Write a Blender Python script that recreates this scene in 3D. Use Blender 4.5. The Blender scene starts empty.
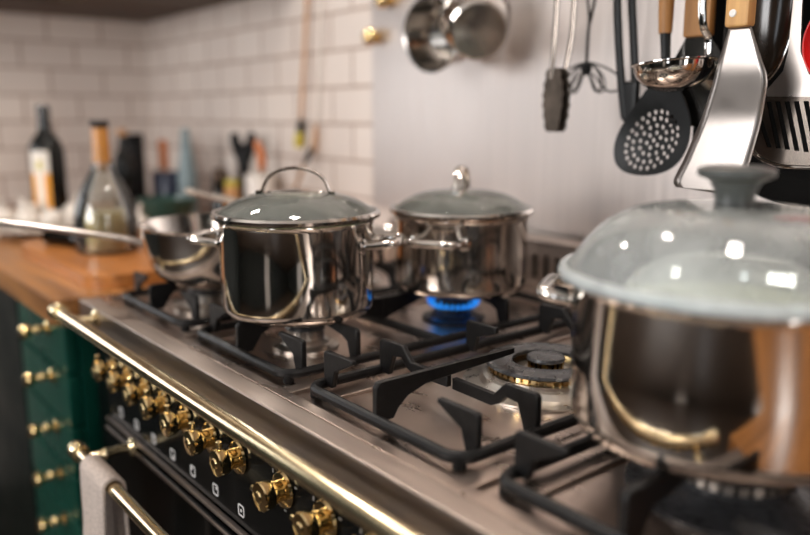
import bpy, bmesh, math, random
from mathutils import Vector, Matrix
random.seed(7)
S = bpy.context.scene
COL = S.collection
PI = math.pi

# ------------------------------------------------------------------ camera
cam = bpy.data.cameras.new('camera'); camo = bpy.data.objects.new('camera', cam); COL.objects.link(camo)
cam.lens = 35.0; cam.sensor_width = 36.0; cam.clip_start = 0.01; cam.clip_end = 60
camo.location = (0, 0, 1.18)
_f = Vector((-0.76520044, 0.61545003, -0.18891677))
camo.rotation_euler = _f.to_track_quat('-Z', 'Y').to_euler()
cam.dof.use_dof = True; cam.dof.focus_distance = 0.80; cam.dof.aperture_fstop = 1.9; cam.dof.aperture_blades = 0
S.camera = camo

# ------------------------------------------------------------------ world, lights, exposure
w = bpy.data.worlds.new('world'); S.world = w; w.use_nodes = True
bg = w.node_tree.nodes['Background']; bg.inputs[0].default_value = (0.75, 0.86, 1.0, 1); bg.inputs[1].default_value = 1.2

def area(name, loc, target, sx, sy, power, color):
    l = bpy.data.lights.new(name, 'AREA'); l.shape = 'RECTANGLE'; l.size = sx; l.size_y = sy; l.energy = power; l.color = color
    o = bpy.data.objects.new(name, l); COL.objects.link(o); o.location = loc
    o.rotation_euler = (Vector(target) - Vector(loc)).to_track_quat('-Z', 'Y').to_euler()
    return o
def disc(name, loc, d, power, color):
    o = area(name, loc, (loc[0], loc[1], 0), d, d, power, color); o.data.shape = 'DISK'; return o
area('window_daylight_left', (-2.78, -0.50, 1.62), (0, -0.50, 1.55), 1.0, 1.2, 14, (1.0, 0.98, 0.965))
area('window_daylight_middle', (-1.05, -2.47, 1.62), (-1.05, 0, 1.55), 1.3, 1.2, 72, (1.0, 0.975, 0.96))
area('window_daylight_right', (2.06, -0.20, 1.30), (0.0, -0.20, 1.25), 0.40, 1.8, 22, (1.0, 0.96, 0.92))
area('added_stripe_light', (0.55, -2.46, 1.40), (0.55, 0, 1.35), 0.42, 1.7, 6, (0.90, 0.95, 1.0))  # added light out of view, gives the steel a tall bright stripe
disc('ceiling_spot_a', (-1.95, 0.45, 2.40), 0.14, 12, (1.0, 0.92, 0.84))
disc('ceiling_spot_b', (-1.05, 0.60, 2.40), 0.14, 6, (1.0, 0.92, 0.84))
disc('ceiling_spot_c', (-0.25, 0.55, 2.40), 0.14, 7, (1.0, 0.92, 0.84))
vs = S.view_settings
S.display_settings.display_device = 'sRGB'
vs.view_transform = 'Standard'; vs.look = 'None'; vs.gamma = 1.0; vs.use_curve_mapping = False
vs.exposure = 0.12

# ------------------------------------------------------------------ materials
def mat(name):
    m = bpy.data.materials.new(name); m.use_nodes = True
    nt = m.node_tree; return m, nt, nt.nodes['Principled BSDF']
def N(nt, t, **kw):
    n = nt.nodes.new(t)
    for k, v in kw.items(): setattr(n, k, v)
    return n
def ramp(nt, fac, stops):
    r = N(nt, 'ShaderNodeValToRGB'); e = r.color_ramp.elements
    while len(e) < len(stops): e.new(0.5)
    for i, (p, c) in enumerate(stops): e[i].position = p; e[i].color = (*c, 1)
    nt.links.new(fac, r.inputs[0]); return r.outputs[0]
def noise_of(nt, scale=(1,1,1), s=5.0, detail=4.0, rough=0.55, coord='Object'):
    tc = N(nt, 'ShaderNodeTexCoord'); mp = N(nt, 'ShaderNodeMapping'); mp.inputs['Scale'].default_value = scale
    nt.links.new(tc.outputs[coord], mp.inputs[0])
    n = N(nt, 'ShaderNodeTexNoise'); n.inputs['Scale'].default_value = s; n.inputs['Detail'].default_value = detail; n.inputs['Roughness'].default_value = rough
    nt.links.new(mp.outputs[0], n.inputs['Vector']); return n.outputs['Fac']
def bump(nt, b, h, strength=0.1, dist=0.002):
    n = N(nt, 'ShaderNodeBump'); n.inputs['Strength'].default_value = strength; n.inputs['Distance'].default_value = dist
    nt.links.new(h, n.inputs['Height']); nt.links.new(n.outputs[0], b.inputs['Normal'])
def rough_from(nt, b, fac, lo, hi):
    mr = N(nt, 'ShaderNodeMapRange'); mr.inputs[1].default_value = 0.3; mr.inputs[2].default_value = 0.7
    mr.inputs[3].default_value = lo; mr.inputs[4].default_value = hi
    nt.links.new(fac, mr.inputs[0]); nt.links.new(mr.outputs[0], b.inputs['Roughness'])
def simple(name, col, rough=0.5, metal=0.0, var=0.12, s=30, scale=(1,1,1), bmp=0.0, **kw):
    m, nt, b = mat(name)
    f = noise_of(nt, scale, s)
    d = tuple(c*(1-var) for c in col); l = tuple(min(1, c*(1+var)) for c in col)
    nt.links.new(ramp(nt, f, [(0.3, d), (0.7, l)]), b.inputs['Base Color'])
    b.inputs['Metallic'].default_value = metal
    rough_from(nt, b, f, rough*0.85, min(1, rough*1.15))
    if bmp: bump(nt, b, f, bmp)
    for k, v in kw.items(): b.inputs[k].default_value = v
    return m
M = {}
M['steel'] = simple('polished_steel', (0.66, 0.62, 0.58), 0.07, 1.0, 0.05, 12)
M['steel_old'] = simple('worn_polished_steel', (0.60, 0.56, 0.52), 0.11, 1.0, 0.10, 18)
M['hob'] = simple('brushed_hob_steel', (0.54, 0.445, 0.385), 0.29, 1.0, 0.07, 9, (1, 3, 1))
M['fascia'] = simple('brushed_fascia_steel', (0.42, 0.35, 0.305), 0.40, 1.0, 0.10, 20, (0.3, 6, 6), 0.04)
M['utensil'] = simple('brushed_utensil_steel', (0.44, 0.395, 0.365), 0.30, 1.0, 0.05, 14)
M['steel_dark'] = simple('dull_dark_steel', (0.26, 0.22, 0.19), 0.2, 1.0, 0.15, 20)
M['tong_dark'] = simple('dark_tong_metal', (0.10, 0.08, 0.065), 0.4, 1.0, 0.3, 60, bmp=0.1)
M['spatula'] = simple('spatula_steel', (0.29, 0.26, 0.24), 0.32, 1.0, 0.05, 14)
M['panel'] = simple('brushed_splashback_steel', (0.63, 0.57, 0.54), 0.44, 1.0, 0.07, 10, (14, 14, 0.25), 0.05)
M['brass'] = simple('polished_brass', (0.80, 0.60, 0.30), 0.10, 1.0, 0.08, 25)
M['brass_pale'] = simple('pale_rail_brass', (0.80, 0.66, 0.42), 0.20, 1.0, 0.06, 25)
M['iron'] = simple('cast_iron_enamel', (0.006, 0.0055, 0.0055), 0.40, 0.0, 0.3, 180, bmp=0.10, **{'Specular IOR Level': 0.28})
M['black_gloss'] = simple('black_enamel', (0.003, 0.0035, 0.0035), 0.16, 0.0, 0.1, 40, **{'Specular IOR Level': 0.18})
M['black_glass'] = simple('black_oven_glass', (0.002, 0.0025, 0.0025), 0.10, 0.0, 0.1, 40, **{'Specular IOR Level': 0.12})
M['black_matt'] = simple('black_matt', (0.005, 0.005, 0.0055), 0.5, 0.0, 0.2, 60, **{'Specular IOR Level': 0.25})
M['nylon'] = simple('black_nylon', (0.005, 0.0055, 0.006), 0.45, 0.0, 0.2, 90, **{'Specular IOR Level': 0.25})
M['burner_black'] = simple('burner_cap_enamel', (0.03, 0.03, 0.032), 0.28, 0.0, 0.2, 90)
M['alu'] = simple('burner_aluminium', (0.62, 0.58, 0.53), 0.30, 1.0, 0.12, 60)
M['green'] = simple('dark_green_lacquer', (0.002, 0.042, 0.028), 0.3, 0.0, 0.12, 12, **{'Specular IOR Level': 0.25})
M['green_dark'] = simple('near_black_lacquer', (0.002, 0.005, 0.004), 0.4, 0.0, 0.12, 12, **{'Specular IOR Level': 0.2})
M['green_bowl'] = simple('bottle_green_glaze', (0.012, 0.045, 0.035), 0.3, 0.0, 0.15, 12)
M['white_print'] = simple('white_print', (0.62, 0.60, 0.58), 0.5, 0.0, 0.03, 30)
M['towel'] = simple('beige_terry_cotton', (0.46, 0.38, 0.33), 0.95, 0.0, 0.22, 260, bmp=0.6)
M['garlic'] = simple('garlic_skin', (0.62, 0.56, 0.50), 0.5, 0.0, 0.12, 60, (1,1,0.3), 0.1)
M['red'] = simple('red_enamel', (0.55, 0.012, 0.012), 0.18, 0.0, 0.05, 20)
M['navy'] = simple('navy_glaze', (0.010, 0.016, 0.045), 0.3, 0.0, 0.1, 20)
M['teal'] = simple('grey_teal_plastic', (0.20, 0.27, 0.29), 0.35, 0.0, 0.1, 20)
M['orange'] = simple('orange_silicone', (0.55, 0.17, 0.05), 0.4, 0.0, 0.1, 20)
M['tan'] = simple('tan_wood', (0.50, 0.24, 0.08), 0.5, 0.0, 0.2, 20, (6, 6, 1))
M['cream'] = simple('cream_ceramic', (0.70, 0.64, 0.58), 0.3, 0.0, 0.05, 12)
M['paper'] = simple('label_paper', (0.80, 0.74, 0.66), 0.6, 0.0, 0.04, 20)
M['label_orange'] = simple('label_orange_print', (0.85, 0.36, 0.04), 0.55, 0.0, 0.06, 20)
M['label_yellow'] = simple('label_yellow_print', (0.55, 0.45, 0.05), 0.55, 0.0, 0.06, 20)
M['bottle_dark'] = simple('dark_bottle_glass', (0.003, 0.0035, 0.003), 0.08, 0.0, 0.1, 10, **{'Specular IOR Level': 0.4})
M['cork'] = simple('amber_stopper', (0.42, 0.17, 0.02), 0.18, 0.0, 0.15, 40)
M['soup'] = simple('pale_cloudy_broth', (0.60, 0.60, 0.38), 0.25, 0.0, 0.15, 14)
M['stew'] = simple('brown_stew', (0.42, 0.22, 0.10), 0.2, 0.0, 0.35, 50, bmp=0.1)
M['soup_green'] = simple('green_simmering_soup', (0.36, 0.40, 0.25), 0.18, 0.0, 0.35, 50, bmp=0.1)
M['floor'] = simple('dark_oak_floor', (0.030, 0.018, 0.011), 0.5, 0.0, 0.35, 6, (1, 12, 1))
M['plaster'] = simple('warm_plaster', (0.80, 0.76, 0.72), 0.8, 0.0, 0.04, 6)
M['dark_plaster'] = simple('dark_green_paint', (0.014, 0.018, 0.016), 0.7, 0.0, 0.06, 6)
M['white_frame'] = simple('white_window_paint', (0.75, 0.73, 0.70), 0.4, 0.0, 0.03, 10)
M['rubber'] = simple('lid_knob_bakelite', (0.07, 0.075, 0.072), 0.30, 0.0, 0.1, 40)

def wood(name, dark, light, scale, rough, coordscale=3.0, bm=0.08):
    m, nt, b = mat(name)
    f = noise_of(nt, scale, coordscale, 8, 0.62)
    f2 = noise_of(nt, tuple(s*0.25 for s in scale), coordscale, 2, 0.5)
    mx = N(nt, 'ShaderNodeMath', operation='MULTIPLY_ADD'); mx.inputs[1].default_value = 0.6
    nt.links.new(f, mx.inputs[0])
    m2 = N(nt, 'ShaderNodeMath', operation='MULTIPLY'); m2.inputs[1].default_value = 0.4; nt.links.new(f2, m2.inputs[0])
    nt.links.new(m2.outputs[0], mx.inputs[2])
    nt.links.new(ramp(nt, mx.outputs[0], [(0.34, dark), (0.5, tuple((a+c)/2 for a, c in zip(dark, light))), (0.66, light)]), b.inputs['Base Color'])
    rough_from(nt, b, f, rough*0.8, rough*1.2); bump(nt, b, f, bm)
    return m
M['worktop'] = wood('oiled_worktop_oak', (0.13, 0.048, 0.012), (0.46, 0.20, 0.055), (1.2, 14, 14), 0.34)
M['board'] = wood('orange_board_wood', (0.18, 0.055, 0.011), (0.48, 0.18, 0.042), (1.5, 16, 16), 0.36)
M['handle_wood'] = wood('utensil_handle_wood', (0.20, 0.085, 0.020), (0.36, 0.17, 0.05), (30, 30, 3), 0.5)
M['handle_light'] = wood('light_handle_wood', (0.42, 0.20, 0.06), (0.66, 0.38, 0.14), (30, 30, 3), 0.5)
M['cabinet_wood'] = wood('dark_cabinet_wood', (0.035, 0.020, 0.012), (0.095, 0.055, 0.030), (6, 2, 12), 0.6)

def tile_mat(name, axes, off):
    m, nt, b = mat(name)
    tc = N(nt, 'ShaderNodeTexCoord'); sp = N(nt, 'ShaderNodeSeparateXYZ'); cb = N(nt, 'ShaderNodeCombineXYZ')
    nt.links.new(tc.outputs['Object'], sp.inputs[0])
    ad = N(nt, 'ShaderNodeMath', operation='ADD'); ad.inputs[1].default_value = off
    nt.links.new(sp.outputs[axes], ad.inputs[0]); nt.links.new(ad.outputs[0], cb.inputs[0]); nt.links.new(sp.outputs['Z'], cb.inputs[1])
    br = N(nt, 'ShaderNodeTexBrick'); br.inputs['Scale'].default_value = 1; br.inputs['Brick Width'].default_value = 0.166
    br.inputs['Row Height'].default_value = 0.083; br.inputs['Mortar Size'].default_value = 0.0038; br.inputs['Mortar Smooth'].default_value = 0.2
    br.inputs['Color1'].default_value = (0.74, 0.66, 0.60, 1); br.inputs['Color2'].default_value = (0.68, 0.60, 0.545, 1); br.inputs['Mortar'].default_value = (0.40, 0.30, 0.25, 1)
    nt.links.new(cb.outputs[0], br.inputs['Vector']); nt.links.new(br.outputs['Color'], b.inputs['Base Color'])
    mr = N(nt, 'ShaderNodeMapRange'); mr.inputs[3].default_value = 0.30; mr.inputs[4].default_value = 0.85
    nt.links.new(br.outputs['Fac'], mr.inputs[0]); nt.links.new(mr.outputs[0], b.inputs['Roughness'])
    iv = N(nt, 'ShaderNodeMath', operation='SUBTRACT'); iv.inputs[0].default_value = 1.0; nt.links.new(br.outputs['Fac'], iv.inputs[1])
    bump(nt, b, iv.outputs[0], 0.6, 0.002)
    return m
M['tile_left'] = tile_mat('glazed_tile_end_wall', 'Y', 8*0.166+0.10)
M['tile_back'] = tile_mat('glazed_tile_long_wall', 'X', 30*0.166)

def thin_glass(name, tint, milk=0.0, milkcol=(0.8, 0.85, 0.83), rough=0.02):
    m = bpy.data.materials.new(name); m.use_nodes = True; nt = m.node_tree; nt.nodes.clear()
    out = N(nt, 'ShaderNodeOutputMaterial'); tr = N(nt, 'ShaderNodeBsdfTransparent'); gl = N(nt, 'ShaderNodeBsdfGlossy')
    tr.inputs[0].default_value = (*tint, 1); gl.inputs['Roughness'].default_value = rough
    fr = N(nt, 'ShaderNodeFresnel'); fr.inputs['IOR'].default_value = 1.5
    mx = N(nt, 'ShaderNodeMixShader'); nt.links.new(fr.outputs[0], mx.inputs[0]); nt.links.new(gl.outputs[0], mx.inputs[2])
    base = tr.outputs[0]
    if milk:
        df = N(nt, 'ShaderNodeBsdfDiffuse'); df.inputs[0].default_value = (*milkcol, 1)
        f = noise_of(nt, (1,1,1), 25.0, 3)
        mr = N(nt, 'ShaderNodeMapRange'); mr.inputs[1].default_value = 0.3; mr.inputs[2].default_value = 0.7
        mr.inputs[3].default_value = milk*0.7; mr.inputs[4].default_value = milk*1.3
        nt.links.new(f, mr.inputs[0])
        m2 = N(nt, 'ShaderNodeMixShader'); nt.links.new(mr.outputs[0], m2.inputs[0]); nt.links.new(base, m2.inputs[1]); nt.links.new(df.outputs[0], m2.inputs[2]); base = m2.outputs[0]
    nt.links.new(base, mx.inputs[1]); nt.links.new(mx.outputs[0], out.inputs[0])
    return m
M['glass'] = thin_glass('clear_lid_glass', (0.98, 0.985, 0.98), 0.13, (0.82, 0.86, 0.78))
M['glass_fog'] = thin_glass('fogged_lid_glass', (0.95, 0.97, 0.96), 0.27, (0.86, 0.90, 0.88), 0.05)
M['glass_rim'] = thin_glass('milky_glass_rim', (0.75, 0.82, 0.83), 0.50, (0.80, 0.85, 0.85), 0.12)
M['carafe'] = thin_glass('carafe_glass', (0.97, 0.97, 0.95), 0.03)
M['oil'] = simple('pale_yellow_oil', (0.62, 0.50, 0.24), 0.15, 0.0, 0.1, 10)
def flame_mat():
    m = bpy.data.materials.new('blue_gas_flame'); m.use_nodes = True; nt = m.node_tree; nt.nodes.clear()
    out = N(nt, 'ShaderNodeOutputMaterial'); em = N(nt, 'ShaderNodeEmission'); tr = N(nt, 'ShaderNodeBsdfTransparent'); mx = N(nt, 'ShaderNodeMixShader')
    f = noise_of(nt, (1,1,1), 90.0, 2)
    nt.links.new(ramp(nt, f, [(0.3, (0.01, 0.16, 0.9)), (0.75, (0.05, 0.42, 1.0))]), em.inputs[0]); em.inputs[1].default_value = 0.8
    mx.inputs[0].default_value = 0.75
    nt.links.new(tr.outputs[0], mx.inputs[1]); nt.links.new(em.outputs[0], mx.inputs[2]); nt.links.new(mx.outputs[0], out.inputs[0])
    return m
M['flame'] = flame_mat()

# ------------------------------------------------------------------ mesh helpers
def bm_new(): return bmesh.new()
def add_box(bm, a, b, bev=0.0, seg=2, mtx=None):
    r = bmesh.ops.create_cube(bm, size=1.0); vsn = r['verts']
    c = [(a[i]+b[i])/2 for i in range(3)]; s = [abs(b[i]-a[i]) for i in range(3)]
    for v in vsn: v.co = Vector((v.co.x*s[0]+c[0], v.co.y*s[1]+c[1], v.co.z*s[2]+c[2]))
    if bev:
        ed = list({e for v in vsn for e in v.link_edges})
        rr = bmesh.ops.bevel(bm, geom=ed, offset=bev, segments=seg, affect='EDGES', profile=0.5, clamp_overlap=True)
        vsn = list({v for f in rr['faces'] for v in f.verts} | {v for v in vsn if v.is_valid})
    if mtx:
        for v in vsn: v.co = mtx @ v.co
    return bm
def add_lathe(bm, prof, seg=48, mtx=None, arc=2*PI, start=0.0):
    full = abs(arc-2*PI) < 1e-6
    n = seg if full else seg+1
    rings = []
    for (r, z) in prof:
        if r < 1e-6: rings.append([bm.verts.new((0, 0, z))]); continue
        rings.append([bm.verts.new((r*math.cos(start+arc*i/seg), r*math.sin(start+arc*i/seg), z)) for i in range(n)])
    for A, B in zip(rings, rings[1:]):
        for i in range(seg):
            j = (i+1) % n
            if len(A) == 1 and len(B) == 1: continue
            if len(A) == 1: q = (A[0], B[i], B[j])
            elif len(B) == 1: q = (A[i], B[0], A[j])
            else: q = (A[i], B[i], B[j], A[j])
            try: bm.faces.new(q)
            except ValueError: pass
    if mtx:
        for R in rings:
            for v in R: v.co = mtx @ v.co
    return bm
def add_tube(bm, pts, r, seg=10, closed=False, cap=True, flat=None, up=None):
    pts = [Vector(p) for p in pts]; n = len(pts)
    rr = r if isinstance(r, (list, tuple)) else [r]*n
    tang = []
    for i in range(n):
        if closed: t = pts[(i+1) % n]-pts[i-1]
        else: t = pts[min(i+1, n-1)]-pts[max(i-1, 0)]
        tang.append(t.normalized())
    u = Vector(up) if up else (Vector((0, 0, 1)) if abs(tang[0].z) < 0.9 else Vector((1, 0, 0)))
    rings = []
    for i in range(n):
        t = tang[i]; u = (u - t*u.dot(t))
        u = u.normalized() if u.length > 1e-6 else t.orthogonal().normalized()
        s = t.cross(u)
        ku, ks = (1, 1) if not flat else flat
        rings.append([bm.verts.new(pts[i] + u*(rr[i]*ku*math.cos(2*PI*k/seg)) + s*(rr[i]*ks*math.sin(2*PI*k/seg))) for k in range(seg)])
    m = n if closed else n-1
    for i in range(m):
        A, B = rings[i], rings[(i+1) % n]
        for k in range(seg):
            bm.faces.new((A[k], A[(k+1) % seg], B[(k+1) % seg], B[k]))
    if cap and not closed:
        bm.faces.new(rings[0][::-1]); bm.faces.new(rings[-1])
    return bm
def add_prism(bm, outline, thick, fn, holes=()):
    """outline: 2D loop; fn(u, v, w) -> 3D point; w in 0..thick"""
    loops = [outline] + list(holes)
    tb = bmesh.new(); edges = []
    for lp in loops:
        vv = [tb.verts.new((p[0], p[1], 0)) for p in lp]
        for i in range(len(vv)): edges.append(tb.edges.new((vv[i], vv[(i+1) % len(vv)])))
    bmesh.ops.triangle_fill(tb, use_beauty=True, use_dissolve=False, edges=edges)
    tb.verts.index_update()
    co = [(v.co.x, v.co.y) for v in tb.verts]; fs = [[v.index for v in f.verts] for f in tb.faces]
    tb.free()
    a = [bm.verts.new(fn(x, y, 0.0)) for x, y in co]; b = [bm.verts.new(fn(x, y, thick)) for x, y in co]
    for f in fs:
        bm.faces.new([a[i] for i in f]); bm.faces.new([b[i] for i in reversed(f)])
    k = 0
    for lp in loops:
        n = len(lp)
        for i in range(n):
            j = (i+1) % n
            bm.faces.new((a[k+i], a[k+j], b[k+j], b[k+i]))
        k += n
    return bm
FLAT = {'hob_top', 'front_edge', 'vent_riser', 'control_panel', 'brass_trim', 'door_trim', 'oven_door', 'worktop', 'drawer', 'door', 'carcass', 'splashback', 'handle', 'tip', 'blade'}
def obj(name, bm, material, parent=None, smooth=True, angle=35, loc=None):
    bmesh.ops.remove_doubles(bm, verts=bm.verts, dist=1e-6)
    bmesh.ops.recalc_face_normals(bm, faces=bm.faces)
    me = bpy.data.meshes.new(name); bm.to_mesh(me); bm.free()
    me.materials.append(material)
    if smooth:
        for p in me.polygons: p.use_smooth = True
        me.set_sharp_from_angle(angle=math.radians(angle))
    o = bpy.data.objects.new(name, me); COL.objects.link(o)
    if smooth and name in FLAT:
        wn = o.modifiers.new('weighted_normal', 'WEIGHTED_NORMAL'); wn.keep_sharp = True; wn.weight = 100
    if parent: o.parent = parent
    if loc: o.location = loc
    return o
def tag(o, label, cat, group=None, kind=None):
    o['label'] = label; o['category'] = cat
    if group: o['group'] = group
    if kind: o['kind'] = kind
    return o
def thing(name, label, cat, loc=(0, 0, 0), rotz=0.0, group=None):
    o = bpy.data.objects.new(name, None); COL.objects.link(o); o.location = loc; o.rotation_euler = (0, 0, rotz)
    o.empty_display_size = 0.05
    return tag(o, label, cat, group)
def struct(name, bm, m):
    o = obj(name, bm, m, smooth=False); o['kind'] = 'structure'; return o
def copy_tree(o, parent=None):
    c = o.copy(); COL.objects.link(c); c.parent = parent
    for ch in list(o.children): copy_tree(ch, c)
    return c
def arc(c, r, a0, a1, n):
    return [(c[0]+r*math.cos(a0+(a1-a0)*i/n), c[1]+r*math.sin(a0+(a1-a0)*i/n)) for i in range(n+1)]
def rrect(x0, y0, x1, y1, r, n=6):
    return arc((x1-r, y0+r), r, -PI/2, 0, n)+arc((x1-r, y1-r), r, 0, PI/2, n)+arc((x0+r, y1-r), r, PI/2, PI, n)+arc((x0+r, y0+r), r, PI, 1.5*PI, n)
def circle(c, r, n=24, sx=1, sy=1): return [(c[0]+r*sx*math.cos(2*PI*i/n), c[1]+r*sy*math.sin(2*PI*i/n)) for i in range(n)]
def smoothline(pts, sub=6, closed=False):
    P = [Vector(p) for p in pts]; n = len(P); out = []
    rng = range(n if closed else n-1)
    for i in rng:
        p0 = P[i-1] if (closed or i > 0) else P[0]; p1 = P[i]; p2 = P[(i+1) % n]; p3 = P[(i+2) % n] if (closed or i+2 < n) else P[-1]
        for k in range(sub):
            t = k/sub
            out.append(0.5*((2*p1)+(p2-p0)*t+(2*p0-5*p1+4*p2-p3)*t*t+(3*p1-p0-3*p2+p3)*t**3))
    if not closed: out.append(P[-1])
    return out
XZ = lambda y: (lambda u, v, w: Vector((u, y+w, v)))        # plates lying in a wall-parallel plane
XY = lambda z: (lambda u, v, w: Vector((u, v, z+w)))
YZ = lambda x: (lambda u, v, w: Vector((x+w, u, v)))

# ================================================================== SETTING
XL, YB, XR, YF, ZC = -2.70, 1.05, 2.0, -2.4, 2.45
struct('floor', add_box(bm_new(), (XL-.1, YF-.1, -.1), (XR+.1, YB+.1, 0)), M['floor'])
struct('ceiling', add_box(bm_new(), (XL-.1, YF-.1, ZC), (XR+.1, YB+.1, ZC+.1)), M['plaster'])
struct('wall_left', add_box(bm_new(), (XL-.1, .12, 0), (XL, YB, ZC)), M['tile_left'])
bm = bm_new()
for y0, y1, z0, z1 in ((YF, -1.0, 0, ZC), (0, .12, 0, ZC), (-1.0, 0, 0, 1.0), (-1.0, 0, 2.25, ZC)): add_box(bm, (XL-.1, y0, z0), (XL, y1, z1))
struct('wall_left_front', bm, M['dark_plaster'])
bm = bm_new()
for a, b in (((XL-.05, -1.0, 1.0), (XL, -.96, 2.25)), ((XL-.05, -.04, 1.0), (XL, 0, 2.25)), ((XL-.05, -1.0, 1.0), (XL, 0, 1.04)), ((XL-.05, -1.0, 2.21), (XL, 0, 2.25)), ((XL-.05, -.52, 1.0), (XL, -.48, 2.25))): add_box(bm, a, b)
struct('window_4', bm, M['white_frame'])
struct('reflector_panel_1', add_box(bm_new(), (-.30, YF+.001, 0), (.08, YF+.04, 2.05), .004), M['white_frame'])  # unseen pale panel, added so the pots mirror a vertical stripe
struct('reflector_panel_2', add_box(bm_new(), (XR-.04, -1.25, 0), (XR-.001, -.85, 2.05), .004), M['white_frame'])  # second added panel out of view, another mirrored stripe for the steel
struct('wall_back', add_box(bm_new(), (XL-.1, YB, 0), (XR+.1, YB+.1, ZC)), M['tile_back'])
def wall_with_hole(name, axis, pos, lo, hi, h0, h1, z0, z1, m):
    bm = bm_new()
    def bx(a0, a1, c0, c1):
        if axis == 'x': add_box(bm, (pos, a0, c0), (pos+.1, a1, c1))
        else: add_box(bm, (a0, pos-.1, c0), (a1, pos, c1))
    bx(lo, h0, 0, ZC); bx(h1, hi, 0, ZC); bx(h0, h1, 0, z0); bx(h0, h1, z1, ZC)
    return struct(name, bm, m)
wall_with_hole('wall_right', 'x', XR, YF, YB, -.40, 0.0, .40, 2.20, M['dark_plaster'])
bm = bm_new()
for h0, h1, z0, z1 in ((XL-.1, -1.7, 0, ZC), (-.4, .34, 0, ZC), (.76, XR+.1, 0, ZC), (-1.7, -.4, 0, 1.0), (-1.7, -.4, 2.25, ZC), (.34, .76, 0, .55), (.34, .76, 2.25, ZC)): add_box(bm, (h0, YF-.1, z0), (h1, YF, z1))
struct('wall_front', bm, M['dark_plaster'])
bm = bm_new()
for a, b in (((-1.7, YF-.05, 1.0), (-1.66, YF, 2.25)), ((-.44, YF-.05, 1.0), (-.4, YF, 2.25)), ((-1.7, YF-.05, 1.0), (-.4, YF, 1.04)), ((-1.7, YF-.05, 2.21), (-.4, YF, 2.25)), ((-1.29, YF-.05, 1.0), (-1.24, YF, 2.25)), ((-.86, YF-.05, 1.0), (-.81, YF, 2.25)), ((-1.7, YF-.05, 1.6), (-.4, YF, 1.63))): add_box(bm, a, b)
struct('window_3', bm, M['white_frame'])
bm = bm_new()
for a, b in (((XR, -.40, .4), (XR+.05, -.37, 2.2)), ((XR, -.03, .4), (XR+.05, 0, 2.2)), ((XR, -.4, .4), (XR+.05, 0, .44)), ((XR, -.4, 2.16), (XR+.05, 0, 2.2)), ((XR, -.215, .4), (XR+.05, -.19, 2.2))): add_box(bm, a, b)
struct('window_1', bm, M['white_frame'])
bm = bm_new()
for a, b in (((.34, YF-.05, .55), (.37, YF, 2.25)), ((.73, YF-.05, .55), (.76, YF, 2.25)), ((.34, YF-.05, .55), (.76, YF, .59)), ((.34, YF-.05, 2.21), (.76, YF, 2.25))): add_box(bm, a, b)
struct('added_stripe_window', bm, M['white_frame'])  # frame of a narrow unseen window, added for stripes on the pots

# wall cabinets over the worktop, only their undersides and lower edges reach the frame
t = thing('wall_cabinet', 'dark brown wooden wall cabinet on the left end wall above the bottles', 'cabinet', (XL, 0, 1.487))
obj('carcass', add_box(bm_new(), (0.001, -.6, 0), (.34, 1.048, .7), .003), M['cabinet_wood'], t)
obj('door', add_box(bm_new(), (.341, -.58, .01), (.36, .20, .69), .003), M['cabinet_wood'], t)
obj('door', add_box(bm_new(), (.341, .21, .01), (.36, .68, .69), .003), M['cabinet_wood'], t)
t = thing('wall_cabinet', 'dark brown wooden wall cabinet on the long tiled wall beside the corner', 'cabinet', (XL+.365, YB, 1.487))
obj('carcass', add_box(bm_new(), (0.0, -.34, 0), (.62, -.001, .7), .003), M['cabinet_wood'], t)
obj('door', add_box(bm_new(), (.012, -.36, .01), (.61, -.341, .69), .003), M['cabinet_wood'], t)

# steel splashback behind the stove
bm = add_box(bm_new(), (-1.40, 1.035, .985), (.35, 1.049, 1.90), .0015)
tag(obj('splashback', bm, M['panel']), 'tall brushed steel splashback panel fixed to the wall behind the stove', 'splashback')

# ================================================================== LEFT COUNTER
tag(obj('worktop', add_box(bm_new(), (XL+.002, .315, .86), (-1.262, 1.048, .90), .004), M['worktop']), 'thick oiled orange-brown wooden worktop left of the stove', 'worktop')
t = thing('drawer_unit', 'dark green drawer unit with brass knobs under the wooden worktop', 'cabinet', (-1.42, .7, 0))
obj('carcass', add_box(bm_new(), (-.155, -.345, .1), (.150, .34, .858)), M['green'], t, smooth=False)
obj('plinth', add_box(bm_new(), (-.155, -.30, 0), (.150, .34, .099)), M['black_matt'], t, smooth=False)
def knob_bm():
    return add_lathe(bm_new(), [(0, 0), (.012, 0), (.012, .004), (.0065, .008), (.0065, .016), (.009, .019), (.0065, .022), (.006, .028), (.0105, .032), (.0125, .038), (.011, .044), (.006, .048), (0, .049)], 20, Matrix.Rotation(PI/2, 4, 'X'))
for z0, z1, kz in ((.773, .856, .835), (.683, .768, .753), (.596, .678, .663), (.511, .591, .577), (.426, .506, .492), (.341, .421, .407)):
    d = obj('drawer', add_box(bm_new(), (-.150, -.367, z0), (.146, -.346, z1), .004), M['green'], t)
    obj('knob', knob_bm(), M['brass'], d, loc=(.064, -.367, kz))
t = thing('base_cabinet', 'near-black cabinet standing left of the green drawers', 'cabinet', (-2.1, .7, 0))
obj('carcass', add_box(bm_new(), (-.59, -.345, .1), (.515, .34, .858)), M['green_dark'], t, smooth=False)
obj('door', add_box(bm_new(), (-.58, -.365, .11), (-.04, -.346, .85), .004), M['green_dark'], t)
obj('door', add_box(bm_new(), (-.03, -.365, .11), (.51, -.346, .85), .004), M['green_dark'], t)
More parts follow.
